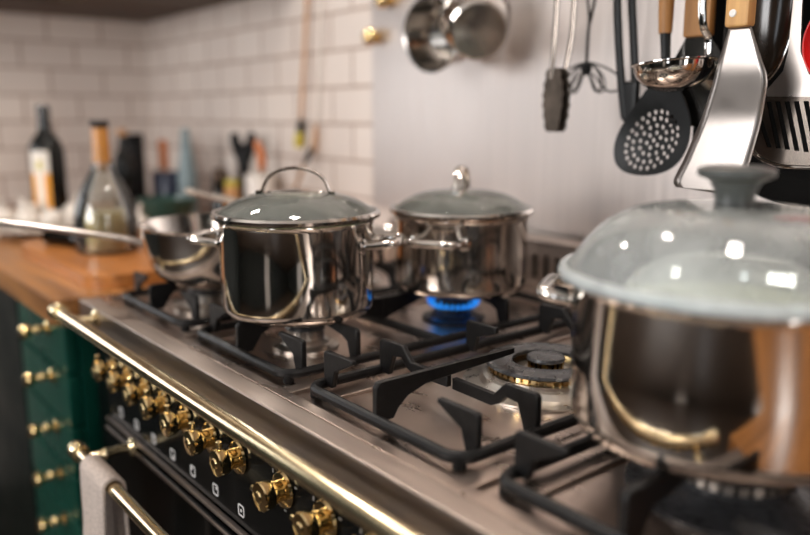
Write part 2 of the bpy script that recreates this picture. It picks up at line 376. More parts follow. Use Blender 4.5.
# right counter: outside the frame, the big pot mirrors it
tag(obj('worktop', add_box(bm_new(), (-.128, .315, .86), (1.2, 1.048, .90), .004), M['worktop']), 'wooden worktop right of the stove', 'worktop')
t = thing('base_cabinet', 'dark green cabinet right of the stove', 'cabinet', (.53, .7, 0))
obj('carcass', add_box(bm_new(), (-.655, -.345, 0), (.66, .34, .858)), M['green_dark'], t, smooth=False)
bm = add_prism(bm_new(), rrect(-.17, 0, .17, .44, .04), .022, lambda u, v, w: Vector((u, w+.27*v, v)))
o = obj('chopping_board', bm, M['board'], angle=30); o.location = (.20, .80, .905); o.rotation_euler = (0, 0, -.5)
tag(o, 'wooden chopping board leaning upright right of the big pot', 'chopping board')

# ================================================================== STOVE
SX0, SX1 = -1.25, -.132
st = thing('range_cooker', 'wide black range cooker with steel hob, brass rail and brass knobs', 'stove', (0, 0, 0))
obj('body', add_box(bm_new(), (SX0, .372, .06), (SX1, 1.02, .879)), M['black_gloss'], st, smooth=False)
bm = bm_new()
add_box(bm, (SX0, .37, .880), (SX1, 1.02, .894), .001)
add_box(bm, (SX0, .380, .88), (SX1, .394, .8996), .001)
add_box(bm, (SX0, .93, .88), (SX1, 1.02, .900), .002)
add_box(bm, (SX0, .38, .88), (SX0+.016, 1.0, .900), .002)
add_box(bm, (SX1-.016, .38, .88), (SX1, 1.0, .900), .002)
for x in (-.964, -.6905, -.4175): add_box(bm, (x-.010, .385, .885), (x+.010, .935, .8985), .002)
for x in (-.917, -.738, -.643, -.464, -.371, -.192): add_box(bm, (x-.003, .425, .888), (x+.003, .90, .8975), .0015)
obj('hob_top', bm, M['hob'], st)
obj('front_edge', add_box(bm_new(), (SX0, .353, .862), (SX1, .3795, .900), .0022, 3), M['fascia'], st)
# back vent riser with vertical slots
holes = []
x = SX0+.05
while x < SX1-.05:
    holes.append(rrect(x, .918, x+.010, .958, .0045, 3)); x += .024
bm = add_prism(bm_new(), rrect(SX0, .9005, SX1, .978, .006, 3), .006, XZ(.965), holes)
add_box(bm, (SX0, .965, .972), (SX1, 1.02, .980), .002)
obj('vent_riser', bm, M['fascia'], st)
obj('vent_back', add_box(bm_new(), (SX0, 1.010, .9005), (SX1, 1.02, .9715)), M['black_matt'], st, smooth=False)
# control panel, brass trim, door
obj('control_panel', add_box(bm_new(), (SX0+.115, .352, .746), (SX1, .3715, .8605), .0015), M['black_gloss'], st)
obj('brass_trim', add_box(bm_new(), (SX0, .349, .8535), (SX1, .3525, .8615), .001), M['brass_pale'], st)
bm = bm_new(); add_box(bm, (-1.135, .345, .740), (SX1-.1, .3515, .7455), .0015); add_box(bm, (-1.135, .343, .727), (SX1-.1, .3515, .7310), .001)
obj('door_trim', bm, M['fascia'], st)
obj('oven_door', add_box(bm_new(), (-1.133, .345, .20), (SX1-.1, .3715, .7365), .003), M['black_glass'], st)
# rails
def rail(x0, x1, y, z, r, ypost, posts, name, m, matparent):
    bm = bm_new()
    add_tube(bm, [(x0, y, z), (x1, y, z)], r, 24)
    for xe, s in ((x0, -1), (x1, 1)):
        add_lathe(bm, [(0, 0), (r*1.35, 0), (r*1.45, .003), (r*1.35, .006), (r*.9, .008), (r*.9, .011), (r*1.3, .015), (r*1.45, .021), (r*1.2, .028), (r*.6, .032), (0, .033)], 24, Matrix.Translation((xe-s*.005, y, z)) @ Matrix.Rotation(s*PI/2, 4, 'Y'))
    o = obj(name, bm, m, matparent)
    for xp in posts:
        b2 = add_lathe(bm_new(), [(0, 0), (r*1.5, 0), (r*1.5, .004), (r*.8, .008), (r*.75, (ypost-y)*.5), (r*1.0, (ypost-y)*.6), (r*.75, (ypost-y)*.7), (r*.85, ypost-y), (0, ypost-y)], 20, Matrix.Translation((xp, ypost, z)) @ Matrix.Rotation(PI/2, 4, 'X'))
        obj('bracket', b2, m, o)
    return o
rail(-1.180, -.185, .306, .8985, .0090, .3535, (-1.165, -.215), 'front_rail', M['brass_pale'], st)
for c in st.children:
    if c.name.startswith('front_rail'):
        for b in c.children: b.location.z -= .012
rail(-1.045, -.25, .281, .736, .0085, .3455, (-1.022, -.30), 'oven_handle', M['brass_pale'], st)
# knobs
KX = [-1.098, -1.038, -.976, -.916, -.850, -.782, -.716, -.622, -.548, -.474, -.400, -.326, -.252]
for i, kx in enumerate(KX):
    k = obj('control_knob', add_lathe(bm_new(), [(0, .0), (.0108, 0), (.0108, .011), (.0132, .0155), (.0144, .0175), (.0144, .0262), (.0134, .0276), (.0062, .0282), (.0050, .0296), (0, .0299)], 32, Matrix.Rotation(PI/2, 4, 'X')), M['brass'], st, loc=(kx, .3515, .827))
    obj('flange', add_lathe(bm_new(), [(.0108, 0), (.0180, 0), (.0185, .002), (.0172, .0042), (.0135, .005), (.0108, .005)], 32, Matrix.Rotation(PI/2, 4, 'X')), M['brass'], k)
    a = PI if kx in (-.622, -.548) else PI/2
    obj('pointer', add_tube(bm_new(), [(.0125*math.cos(a), -.0225, .0125*math.sin(a)), (.0225*math.cos(a), -.0225, .0225*math.sin(a)), (.0240*math.cos(a), -.0225, .0240*math.sin(a))], [.0028, .0031, .0018], 10), M['brass'], k)
# white printed symbols: a rounded square of four rings, one corner filled
def symbol(q):
    bm = bm_new()
    fn = XZ(.3512)
    add_prism(bm, rrect(-.0068, -.0068, .0068, .0068, .003, 4), .0006, fn, [rrect(-.0052, -.0052, .0052, .0052, .002, 4)])
    add_prism(bm, circle((.0024*(1 if q & 1 else -1), .0024*(1 if q & 2 else -1)) if q < 4 else (0, 0), .0019, 12), .0006, fn)
    return bm
for i, ix in enumerate((-1.083, -1.023, -.962, -.900, -.840, -.779, -.717, -.622, -.548)):
    o = obj('knob_symbol', symbol((2, 0, 3, 1, 2, 3, 4, 2, 0)[i]), M['white_print'], st, smooth=False, loc=(ix, 0, .765))
M['grey_print'] = simple('grey_print', (0.22, 0.21, 0.20), 0.5, 0.0, 0.03, 30)
for kx in KX[7:10]:
    for dx, z, w, h in ((-.022, .838, .0018, .004), (0, .8045, .004, .0018), (.021, .836, .004, .0014)):
        obj('dial_mark', add_box(bm_new(), (kx+dx-w/2, .3512, z-h/2), (kx+dx+w/2, .3518, z+h/2)), M['grey_print'], st, smooth=False)

# burners (part > cap, flame)
def burner(x, y, r, flame=False, base='alu'):
    b = obj('burner', add_lathe(bm_new(), [(0, 0), (r*1.75, 0), (r*1.75, .003), (r*1.25, .006), (r*1.15, .010), (r, .012), (r, .016), (0, .016)], 40), M[base], st, loc=(x, y, .8942))
    bm = bm_new()
    n = 28
    for i in range(n):
        a = 2*PI*i/n
        add_box(bm, (r*.80, -r*.072, .016), (r*1.0, r*.072, .023), 0, 1, Matrix.Rotation(a, 4, 'Z'))
    add_lathe(bm, [(r*.78, .016), (r*.80, .023)], 40)
    obj('burner_crown', bm, M['burner_black' if flame else 'alu'], b)
    obj('burner_cap', add_lathe(bm_new(), [(0, .0232), (r*1.02, .0232), (r*1.05, .0255), (r*1.0, .028), (r*.8, .0295), (0, .0300)], 40), M['burner_black'], b)
    if flame:
        bm = bm_new()
        for i in range(n):
            a = 2*PI*(i+.5)/n; h = random.uniform(.9, 1.1)
            pts = [(r*.98, 0, .0195), (r*1.15, 0, .0205), (r*1.28, 0, .0225), (r*1.40, 0, .0265), (r*1.44, 0, .0300*h)]
            mt = Matrix.Rotation(a, 4, 'Z')
            add_tube(bm, [mt @ Vector(p) for p in pts], [.0014, .0024, .0027, .0020, .0004], 6)
        obj('flame', bm, M['flame'], b)
    return b
burner(-.8285, .505, .024); burner(-.815, .745, .026, True, 'burner_black')
burner(-1.10, .50, .030); burner(-1.10, .775, .024)
burner(-.285, .555, .046, base='burner_black')
# central double-ring burner
X, Y = -.545, .635
b = obj('burner', add_lathe(bm_new(), [(0, 0), (.090, 0), (.090, .002), (.072, .004), (.068, .010), (.0635, .0115), (.0635, .015), (.034, .015), (.034, .006), (.024, .006), (.024, .016), (0, .016)], 56), M['alu'], st, loc=(X, Y, .8942))
bm = bm_new()
for i in range(48): add_box(bm, (.056, -.0026, .0165), (.0625, .0026, .0215), 0, 1, Matrix.Rotation(2*PI*i/48, 4, 'Z'))
for i in range(20): add_box(bm, (.0150, -.0016, .016), (.0195, .0016, .0255), 0, 1, Matrix.Rotation(2*PI*i/20, 4, 'Z'))
add_lathe(bm, [(.0555, .015), (.0555, .0215)], 48); add_lathe(bm, [(.0145, .016), (.0145, .0255)], 32)
obj('burner_crown', bm, M['brass'], b)
obj('ring_cap', add_lathe(bm_new(), [(.036, .0218), (.064, .0218), (.066, .0235), (.0645, .026), (.058, .0275), (.040, .0275), (.0365, .0255), (.036, .0218)], 56), M['burner_black'], b)
obj('burner_cap', add_lathe(bm_new(), [(0, .0257), (.020, .0257), (.0208, .0275), (.020, .0298), (.017, .0305), (0, .0308)], 40), M['burner_black'], b)

# cast-iron pan supports
def grate(x0, x1, label, wok=False, burners=(.505, .75)):
    xc = (x0+x1)/2; y0, y1 = .409, .895
    t = thing('pan_support', label, 'pan support', (0, 0, 0), 0, 'cast-iron pan supports in a row on the hob')
    bm = bm_new()
    lp = rrect(x0, y0, x1, y1, .020, 6)
    add_tube(bm, [(p[0], p[1], .9045) for p in lp], .0056, 10, closed=True)
    for fx, fy in ((x0+.006, y0+.006), (x1-.006, y0+.006), (x0+.006, y1-.006), (x1-.006, y1-.006)):
        add_lathe(bm, [(0, .8945), (.006, .8945), (.006, .904), (0, .904)], 12, Matrix.Translation((fx, fy, 0)))
    if len(burners) > 1 and not wok: add_box(bm, (x0, .622, .901), (x1, .632, .911), .002)
    obj('frame', bm, M['iron'], t)
    th = .0065
    def finger(poly, plane):
        o = obj('finger', add_prism(bm_new(), poly, th, plane), M['iron'], t, angle=30)
        bv = o.modifiers.new('bevel', 'BEVEL'); bv.width = .0012; bv.segments = 2; bv.limit_method = 'ANGLE'
    zt = .940
    # short corner fingers
    for sy, yy in ((1, .432), (-1, .872)):
        for s, xe in ((1, x0), (-1, x1)):
            finger([(xe, .902), (xe, zt-.002), (xe+s*.003, zt), (xe+s*.050, zt), (xe+s*.051, zt-.004), (xe+s*.020, .921), (xe+s*.014, .902)], XZ(yy-th/2))
    def bent(xe, s, yy, reach):
        # outer saddle, dip, then a low bar running inwards
        pl = [(xe, .902), (xe, zt-.003), (xe+s*.003, zt), (xe+s*.040, zt), (xe+s*.055, .925), (xe+s*reach, .926), (xe+s*reach, .914), (xe+s*.058, .913), (xe+s*.047, .918), (xe+s*.038, .927), (xe+s*.024, .925), (xe+s*.016, .902)]
        finger(pl, XZ(yy-th/2))
    if wok:
        for yy in (.505, .765):
            for s, xe in ((1, x0), (-1, x1)): bent(xe, s, yy, (x1-x0)/2-.0035)
        for s, yb, tip in ((1, y0, .592), (-1, y1, .690)):
            finger([(yb, .902), (yb, zt-.004), (yb+s*.004, zt), (tip, zt), (tip, zt-.0065), (yb+s*.060, .927), (yb+s*.038, .920), (yb+s*.026, .910), (yb+s*.021, .902)], YZ(xc-th/2))
        for s, xe in ((1, x0), (-1, x1)):
            finger([(xe, .902), (xe, zt-.003), (xe+s*.003, zt), (xe+s*.050, zt), (xe+s*.050, zt-.008), (xe+s*.020, .922), (xe+s*.014, .902)], XZ(.635-th/2))
    else:
        for yy in burners:
            for s, xe in ((1, x0), (-1, x1)):
                finger([(xe, .902), (xe, zt-.003), (xe+s*.003, zt), (xe+s*.072, zt), (xe+s*.073, zt-.006), (xe+s*.030, .927), (xe+s*.020, .922), (xe+s*.014, .902)], XZ(yy-th/2))
        ends = ((1, y0, burners[0]-.045), (-1, y1, burners[-1]+.045))
        for s, yb, tip in ends:
            finger([(yb, .902), (yb, zt-.004), (yb+s*.004, zt), (tip, zt), (tip, zt-.008), (yb+s*.032, .920), (yb+s*.020, .902)], YZ(xc-th/2))
        if len(burners) > 1:
            for s, tip in ((-1, burners[0]+.045), (1, burners[1]-.045)):
                finger([(.627, .908), (.627, zt), (tip, zt), (tip, zt-.008), (.627+s*.008, .912)], YZ(xc-th/2))
    return t
grate(-1.217, -.985, 'black cast-iron pan support under the long-handled saucepan', burners=(.50, .775))
grate(-.943, -.7125, 'black cast-iron pan support under the two lidded pots')
grate(-.669, -.4385, 'empty black cast-iron pan support over the open double-ring burner', True)
grate(-.397, -.166, 'black cast-iron pan support under the big pot in the foreground', burners=(.555, .80))

# towel over the oven handle
def towel():
    bm = bm_new(); nx, ns = 26, 40
    x0, x1 = -.998, -.912
    cy, cz, r = .281, .736, .0125
    path = []
    for k in range(16): path.append((cy-r, cz-.34+.34*k/16, k/16))
    for k in range(9): a = PI-PI*k/8; path.append((cy+r*math.cos(a), cz+r*math.sin(a), 1))
    for k in range(1, 16): path.append((cy+r, cz-.30*k/15, 1-k/15))
    g = []
    for j, (y, z, q) in enumerate(path):
        row = []
        for i in range(nx+1):
            u = i/nx; f = (1-q)
            side = -1 if j < 20 else 1
            fold = .016*f*math.sin(u*PI*5+.6)+.004*math.sin(u*23)*f
            yy = y + (side*-1*0 + fold*(.5 if side > 0 else 1)) - (0.010*f if side < 0 else -.004*f)
            yy = max(yy, y-.03)
            if side > 0: yy = min(yy, .325)
            row.append(bm.verts.new((x0+(x1-x0)*u*(1+.25*f)-.02*f, yy, z-.006*math.sin(u*PI)*f)))
        g.append(row)
    for a, b in zip(g, g[1:]):
        for i in range(nx): bm.faces.new((a[i], a[i+1], b[i+1], b[i]))
    o = obj('tea_towel', bm, M['towel'], angle=80)
    sd = o.modifiers.new('solid', 'SOLIDIFY'); sd.thickness = .0045; sd.offset = 0
    return tag(o, 'beige tea towel draped over the left end of the brass oven handle', 'towel')
towel()

# ================================================================== POTS
ZP = .9405
def pot_body(r, h, wall=.0016, corner=.014, lip=.003):
    p = [(0, 0), (r-corner, 0)] + [(r-corner+corner*math.sin(a), corner-corner*math.cos(a)) for a in [PI/2*i/6 for i in range(1, 7)]]
    p += [(r, h*.5), (r, h-.006), (r+lip*.5, h-.002), (r+lip, h-.0005), (r+lip, h), (r, h+.0006), (r-wall, h-.002), (r-wall, h*.5), (r-wall, corner), (r-corner, wall+.001), (0, wall+.001)]
    return add_lathe(bm_new(), p, 96)
def loop_handle(r, ang, z, w, out, tr=.0052, base=.012):
    """side loop handle lying flat, standing off the pot wall"""
    c, s = math.cos(ang), math.sin(ang); bm = bm_new()
    def P(a, o, zz): return Vector((c*(r+o)-s*a, s*(r+o)+c*a, zz))
    def inset(a): return r-math.sqrt(max(r*r-a*a, 1e-9))
    a = w/2; pts = [P(-a, -inset(a)+.0005, z-.002), P(-a, -inset(a)+.008, z-.001), P(-a*.97, out*.7, z+.001), P(-a*.75, out*.95, z+.002), P(0, out, z+.002), P(a*.75, out*.95, z+.002), P(a*.97, out*.7, z+.001), P(a, -inset(a)+.008, z-.001), P(a, -inset(a)+.0005, z-.002)]
    add_tube(bm, smoothline(pts, 5), tr, 12)
    for sa in (-1, 1):
        q = P(sa*a, -inset(a), z-.002); d = Vector((q.x, q.y, 0)).normalized()
        add_lathe(bm, [(0, .0004), (base*.75, .0004), (base*.75, .002), (base*.5, .0035), (0, .004)], 16, Matrix.Translation(Vector((d.x*r, d.y*r, q.z))) @ d.to_track_quat('Z', 'Y').to_matrix().to_4x4())
    return bm
def dome_prof(r, z0, z1, wall, n=14, p=2.0):
    top = [(r*(1-i/n), z1-(z1-z0)*((1-i/n)**p)) for i in range(n+1)]
    bot = [(x, z-wall) for x, z in reversed(top)]
    return top+bot+[top[0]]
def strap_handle(bm, ang, half, z0, z1, w, tk):
    pts = [(-half*1.18, z0-.0008), (-half*1.0, z0+.0005)] + [(-half*.94*math.cos(a), z0+.004+(z1-z0-.004)*math.sin(a)) for a in [PI*i/14 for i in range(1, 14)]] + [(half, z0+.0005), (half*1.18, z0-.0008)]
    c, s = math.cos(ang), math.sin(ang)
    add_tube(bm, [Vector((c*a, s*a, z)) for a, z in pts], tk, 10, flat=(1, w/tk), up=(0, 0, 1))
# --- pot 1
ANG_R = math.atan2(.779, .627)       # along the picture's width at the camera's bearing
t = thing('cooking_pot', 'shiny steel pot with side handles left of centre on the front burner', 'pot', (-.8315, .498, ZP))
obj('pot_body', pot_body(.0938, .1165), M['steel'], t)
obj('side_handle', loop_handle(.0938, ANG_R-.15, .090, .060, .036), M['steel'], t)
obj('side_handle', loop_handle(.0938, ANG_R-.15+PI, .090, .060, .036), M['steel'], t)
l = thing('pot_lid', 'glass lid with arched steel handle on the left-of-centre pot', 'lid', (-.8315, .498, ZP+.1178))
obj('glass_dome', add_lathe(bm_new(), dome_prof(.0985, .006, .032, .003, 20, 3.0), 96), M['glass'], l)
obj('steel_rim', add_lathe(bm_new(), [(.091, .001), (.0985, .0), (.1025, .002), (.1031, .0055), (.1015, .0085), (.0975, .0088), (.097, .0065), (.0985, .004), (.091, .0022), (.091, .001)], 96), M['steel_old'], l)
bm = bm_new(); strap_handle(bm, ANG_R, .041, .0315, .060, .0065, .0022)
obj('lid_handle', bm, M['steel'], l)
bm = add_lathe(bm_new(), [(0, .0325), (.034, .0292), (.036, .0305), (.034, .0325), (0, .0355)], 32, Matrix.Rotation(ANG_R, 4, 'Z') @ Matrix.Diagonal((1, .42, 1, 1)))
obj('handle_plate', bm, M['steel_old'], l)
o = obj('soup', add_lathe(bm_new(), [(0, .0945), (.0918, .0945), (.0918, .06), (0, .06)], 64), M['soup_green'], loc=(-.8315, .498, ZP)); tag(o, 'green soup simmering inside the left-of-centre pot', 'soup', kind='stuff')
# --- pot 2
P2 = (-.8076, .7507, ZP)
t = thing('cooking_pot', 'steel pot over the lit blue flame on the rear burner', 'pot', P2)
obj('pot_body', pot_body(.0928, .105), M['steel_old'], t)
A2 = math.atan2(-.68, .73)-.32
obj('side_handle', loop_handle(.0928, A2, .078, .066, .034), M['steel'], t)
obj('side_handle', loop_handle(.0928, A2+PI, .078, .066, .034), M['steel'], t)
l = thing('pot_lid', 'glass lid with steel loop handle on the rear pot over the flame', 'lid', (P2[0], P2[1], ZP+.1063))
obj('glass_dome', add_lathe(bm_new(), dome_prof(.097, .006, .033, .003, 20, 3.0), 96), M['glass'], l)
obj('steel_rim', add_lathe(bm_new(), [(.090, .001), (.0975, .0), (.1005, .002), (.1012, .0055), (.0998, .0085), (.096, .0088), (.0955, .0065), (.097, .004), (.090, .0022), (.090, .001)], 96), M['steel_old'], l)
bm = bm_new(); strap_handle(bm, A2+.12, .034, .0325, .064, .006, .0022)
obj('lid_handle', bm, M['steel_old'], l)
bm = add_lathe(bm_new(), [(0, .0335), (.030, .0305), (.032, .0318), (.030, .0335), (0, .0365)], 32, Matrix.Rotation(A2+.12, 4, 'Z') @ Matrix.Diagonal((1, .45, 1, 1)))
obj('handle_plate', bm, M['steel_old'], l)
o = obj('soup', add_lathe(bm_new(), [(0, .080), (.0908, .080), (.0908, .05), (0, .05)], 64), M['stew'], loc=P2); tag(o, 'brown stew inside the rear pot over the flame', 'soup', kind='stuff')
# --- pot 3 (foreground)
P3 = (-.2991, .5514, ZP)
t = thing('stock_pot', 'large blurred steel pot in the right foreground', 'pot', P3)
obj('pot_body', pot_body(.1129, .1165, corner=.018), M['steel'], t)
obj('side_handle', loop_handle(.1129, ANG_R+PI-.36, .1025, .060, .023, .0052), M['steel'], t)
obj('side_handle', loop_handle(.1129, ANG_R-.36, .1025, .060, .023, .0052), M['steel'], t)
l = thing('pot_lid', 'wide domed glass lid with dark knob on the big foreground pot', 'lid', (P3[0], P3[1], ZP+.1178))
obj('glass_dome', add_lathe(bm_new(), dome_prof(.119, .006, .0575, .004, 30, 4.6), 96), M['glass_fog'], l)
obj('glass_rim', add_lathe(bm_new(), [(.109, .0008), (.121, .0), (.1248, .0022), (.1255, .006), (.1235, .0095), (.119, .0105), (.117, .0075), (.112, .0055), (.109, .0035), (.109, .0008)], 96), M['glass_rim'], l)
obj('lid_knob', add_lathe(bm_new(), [(0, .0580), (.0140, .0580), (.0140, .062), (.0152, .069), (.0185, .075), (.0265, .0785), (.0275, .0815), (.0265, .084), (.020, .086), (0, .0870)], 40), M['rubber'], l)
o = obj('soup', add_lathe(bm_new(), [(0, .097), (.1108, .097), (.1108, .05), (0, .05)], 64), M['soup'], loc=P3); tag(o, 'pale cloudy broth inside the big foreground pot', 'soup', kind='stuff')
# --- saucepan with long handle
PS = (-1.063, .513, ZP)
t = thing('saucepan', 'open steel saucepan with a long flat handle reaching to the left edge', 'saucepan', PS)
pp = [(0, 0), (.070, 0), (.082, .004), (.094, .013), (.103, .027), (.110, .048), (.1135, .068), (.1155, .0765), (.1185, .0790), (.1185, .0800), (.115, .0796), (.1118, .068), (.108, .048), (.101, .0275), (.092, .0145), (.08, .0060), (.07, .0022), (0, .0022)]
obj('pan_body', add_lathe(bm_new(), [(r*1.035, z*1.09) for r, z in pp], 96), M['steel_old'], t)
bm = bm_new()
d = Vector((-.54, -.842, 0))
pts = [d*.1150+Vector((0, 0, .056)), d*.127+Vector((0, 0, .060)), d*.150+Vector((0, 0, .065)), d*.22+Vector((0, 0, .077)), d*.32+Vector((0, 0, .092)), d*.37+Vector((0, 0, .096))]
add_tube(bm, smoothline(pts, 5), .0052, 12, flat=(1, 2.0), up=(0, 0, 1))
obj('handle', bm, M['utensil'], t)
# --- frying pan on the rear left burner
PF = (-1.10, .775, ZP)
t = thing('frying_pan', 'steel frying pan hidden behind the left-of-centre pot, handle showing', 'frying pan', PF)
bm = add_lathe(bm_new(), [(0, 0), (.075, 0), (.085, .006), (.10, .036), (.104, .040), (.102, .0408), (.098, .037), (.084, .008), (.074, .002), (0, .002)], 72)
obj('pan_body', bm, M['steel_old'], t)
bm = bm_new(); a0 = Vector((-.096, -.038, .036)); 
add_tube(bm, smoothline([(-.0885, -.036, .030), (-.109, -.050, .042), (-.140, -.085, .070), (-.170, -.120, .0855), (-.205, -.162, .099), (-.236, -.200, .110)], 5), .0048, 12, flat=(1, 2.2), up=(0, 0, 1))
obj('handle', bm, M['alu'], t)

# ================================================================== HANGING RAIL AND UTENSILS
ZR, YR = 1.52, .90
t = thing('utensil_rail', 'steel rail above the stove with utensils hanging from it', 'rail', (0, 0, 0))
bm = add_tube(bm_new(), [(-1.33, YR, ZR), (-.2, YR, ZR)], .007, 16); obj('rail', bm, M['steel'], t)
for xx in (-1.25, -.28):
    bm = add_tube(bm_new(), [(xx, YR, ZR), (xx, 1.034, ZR)], .006, 12); add_lathe(bm, [(0, 0), (.018, 0), (.018, .006), (0, .008)], 20, Matrix.Translation((xx, 1.0345, ZR)) @ Matrix.Rotation(PI/2, 4, 'X')); obj('bracket', bm, M['steel'], t)
def hang_loop(p, y, up=None):
    """small wire loop from a handle's end up and over the rail"""
    zt = ZR+.0125
    g = 1 if y <= YR else -1
    q = [(p[0], y, p[1]), (p[0], y, p[1]+.012), (p[0], YR-g*max(.0125, abs(y-YR)*.6), ZR-.014)] + [(p[0], YR-g*.0125*math.cos(a), ZR+.0125*math.sin(a)) for a in [PI*i/8 for i in range(0, 9)]] + [(p[0], YR+g*.0125, ZR-.012)]
    return add_tube(bm_new(), q, .0022, 8)
ZH = ZR-.045
# black slotted spoon
def ellipse_pts(c, a, b, rot, n=40):
    return [(c[0]+a*math.cos(t)*math.cos(rot)-b*math.sin(t)*math.sin(rot), c[1]+a*math.cos(t)*math.sin(rot)+b*math.sin(t)*math.cos(rot)) for t in [2*PI*i/n for i in range(n)]]
Y0 = .862
t = thing('slotted_spoon', 'black round skimmer full of holes with a wooden handle', 'utensil', (0, 0, 0))
out = [(-.576, 1.232), (-.590, 1.216), (-.612, 1.190), (-.630, 1.165), (-.6375, 1.142), (-.635, 1.122), (-.622, 1.110), (-.600, 1.1055), (-.575, 1.108), (-.553, 1.117), (-.538, 1.132), (-.531, 1.152), (-.531, 1.174), (-.538, 1.195), (-.549, 1.213), (-.560, 1.226), (-.566, 1.233)]
holes = []
cxh, czh = -.586, 1.150
for k, (rr, n) in enumerate(((.0, 1), (.0095, 6), (.0185, 12), (.0275, 18), (.0355, 24))):
    for i in range(n):
        a = 2*PI*i/n+.2*k
        px, pz = cxh+rr*math.cos(a)*1.03+.12*rr*math.sin(a), czh+rr*math.sin(a)*.98+.18*rr*math.cos(a)
        holes.append(circle((px, pz), .0029, 10))
fn = lambda u, v, w: Vector((u, Y0+w+.010*(1-min(1, ((u-cxh)**2+(v-czh)**2)/.0026)), v))
obj('spoon_head', add_prism(bm_new(), [(p.x, p.y) for p in smoothline([Vector((*p, 0)) for p in out], 3, True)], .0026, fn, holes), M['nylon'], t, angle=50)
obj('shank', add_tube(bm_new(), [(-.570, Y0+.001, 1.226), (-.570, Y0+.002, 1.25), (-.5725, Y0+.002, 1.281)], [.0062, .0058, .0065], 12), M['nylon'], t)
obj('handle', add_tube(bm_new(), [(-.5725, Y0+.002, 1.278), (-.573, Y0+.002, 1.30), (-.5745, Y0+.003, 1.36), (-.577, Y0+.003, ZH)], [.0080, .0090, .0105, .0085], 16), M['handle_wood'], t)
obj('hanging_loop', hang_loop((-.577, ZH-.005), Y0+.003), M['steel'], t)
# ladle
t = thing('ladle', 'shiny steel ladle hanging in front of the black skimmer', 'utensil', (0, 0, 0))
LX, LY, LZ = -.5250, .812, 1.2365
n = 10; rL = .044; dp = .030
prof = [(rL*math.sin(PI/2*i/n), -dp*math.cos(PI/2*i/n)) for i in range(n+1)] + [(rL+.003, .0012), (rL+.003, .0024), (rL-.001, .0014)] + [((rL-.0015)*math.sin(PI/2*i/n), -(dp-.0015)*math.cos(PI/2*i/n)) for i in range(n, -1, -1)]
obj('bowl', add_lathe(bm_new(), prof, 48, Matrix.Translation((LX, LY, LZ)) @ Matrix.Rotation(-.10, 4, 'Y')), M['steel'], t)
bm = bm_new(); add_tube(bm, smoothline([(LX+.014, LY+.028, LZ-.014), (LX+.0165, LY+.040, LZ+.002), (LX+.016, LY+.042, LZ+.03), (-.512, LY+.030, 1.30), (-.513, LY+.03, ZH)], 5), .0018, 10, flat=(1, 2.6), up=(0, 1, 0))
obj('handle', bm, M['steel'], t)
obj('hanging_loop', hang_loop((-.513, ZH-.003), LY+.03), M['steel'], t)
# turner behind the ladle
t = thing('turner', 'flared steel turner with wooden handle half hidden behind the ladle', 'utensil', (0, 0, 0))
Y1 = .878
obj('blade', add_prism(bm_new(), [(-.551, 1.276), (-.566, 1.250), (-.573, 1.225), (-.570, 1.17), (-.500, 1.165), (-.492, 1.215), (-.503, 1.247), (-.524, 1.276)], .002, XZ(Y1)), M['steel_old'], t, smooth=False)
obj('handle', add_box(bm_new(), (-.555, Y1-.006, 1.272), (-.520, Y1+.008, ZH), .003), M['handle_wood'], t)
obj('hanging_loop', hang_loop((-.537, ZH-.003), Y1), M['steel'], t)
# big spatula
t = thing('spatula', 'wide bent steel spatula with riveted light wooden handle', 'utensil', (0, 0, 0))
Y2 = .790; k = Y2/.82
def sp(x, z): return (x*k, 1.18+(z-1.18)*k)
pl = [sp(-.4655, 1.274), sp(-.472, 1.247), sp(-.4815, 1.212), sp(-.497, 1.168), sp(-.510, 1.130), sp(-.520, 1.107), sp(-.519, 1.101), sp(-.514, 1.098), sp(-.446, 1.094), sp(-.440, 1.097), sp(-.434, 1.13), sp(-.427, 1.175), sp(-.421, 1.214), sp(-.4225, 1.224), sp(-.4425, 1.274)]
def spat(u, v, w):
    q = (1.238-v)
    sm = lambda a, b: 0 if q < a else ((q-a)**2/(2*(b-a)) if q < b else (q-(a+b)/2))
    return Vector((u, Y2+w+.075*(u+.441)+.15*sm(.0, .018)-.24*sm(.050, .075)+.05*sm(.10, .13), v))
# refine along the height so that the blade can bend
bm = bm_new()
def xs_at(z):
    r = []
    for i in range(len(pl)):
        a, b = pl[i], pl[(i+1) % len(pl)]
        if (a[1]-z)*(b[1]-z) <= 0 and abs(a[1]-b[1]) > 1e-9: r.append(a[0]+(b[0]-a[0])*(z-a[1])/(b[1]-a[1]))
    return min(r), max(r)
zt_, zb_ = sp(0, 1.274)[1]-.0002, sp(0, 1.094)[1]+.0005
rows = []
nz = 40
for i in range(nz+1):
    z = zt_+(zb_-zt_)*i/nz; a, b = xs_at(z)
    rows.append([bm.verts.new(spat(a+(b-a)*j/8, z, 0)) for j in range(9)])
for A, B in zip(rows, rows[1:]):
    for j in range(8): bm.faces.new((A[j], A[j+1], B[j+1], B[j]))
o = obj('blade', bm, M['spatula'], t, angle=60); sd = o.modifiers.new('solid', 'SOLIDIFY'); sd.thickness = .0016; sd.offset = 1
hx0, hz0 = sp(-.4685, 1.275); hx1, _ = sp(-.4410, 1.275)
hb = obj('handle', add_box(bm_new(), (hx0, Y2-.007, hz0-.003), (hx1, Y2+.010, ZH), .004), M['handle_light'], t)
rv = bm_new()
for zz in (sp(0, 1.2865)[1], sp(0, 1.40)[1]): add_lathe(rv, [(0, .0012), (.0036, .001), (.004, 0), (0, 0)], 20, Matrix.Translation((sp(-.4585, 0)[0], Y2-.0071, zz)) @ Matrix.Rotation(PI/2, 4, 'X'))
obj('rivet', rv, M['white_frame'], hb)
obj('hanging_loop', hang_loop(((hx0+hx1)/2, ZH-.003), Y2), M['steel'], t)
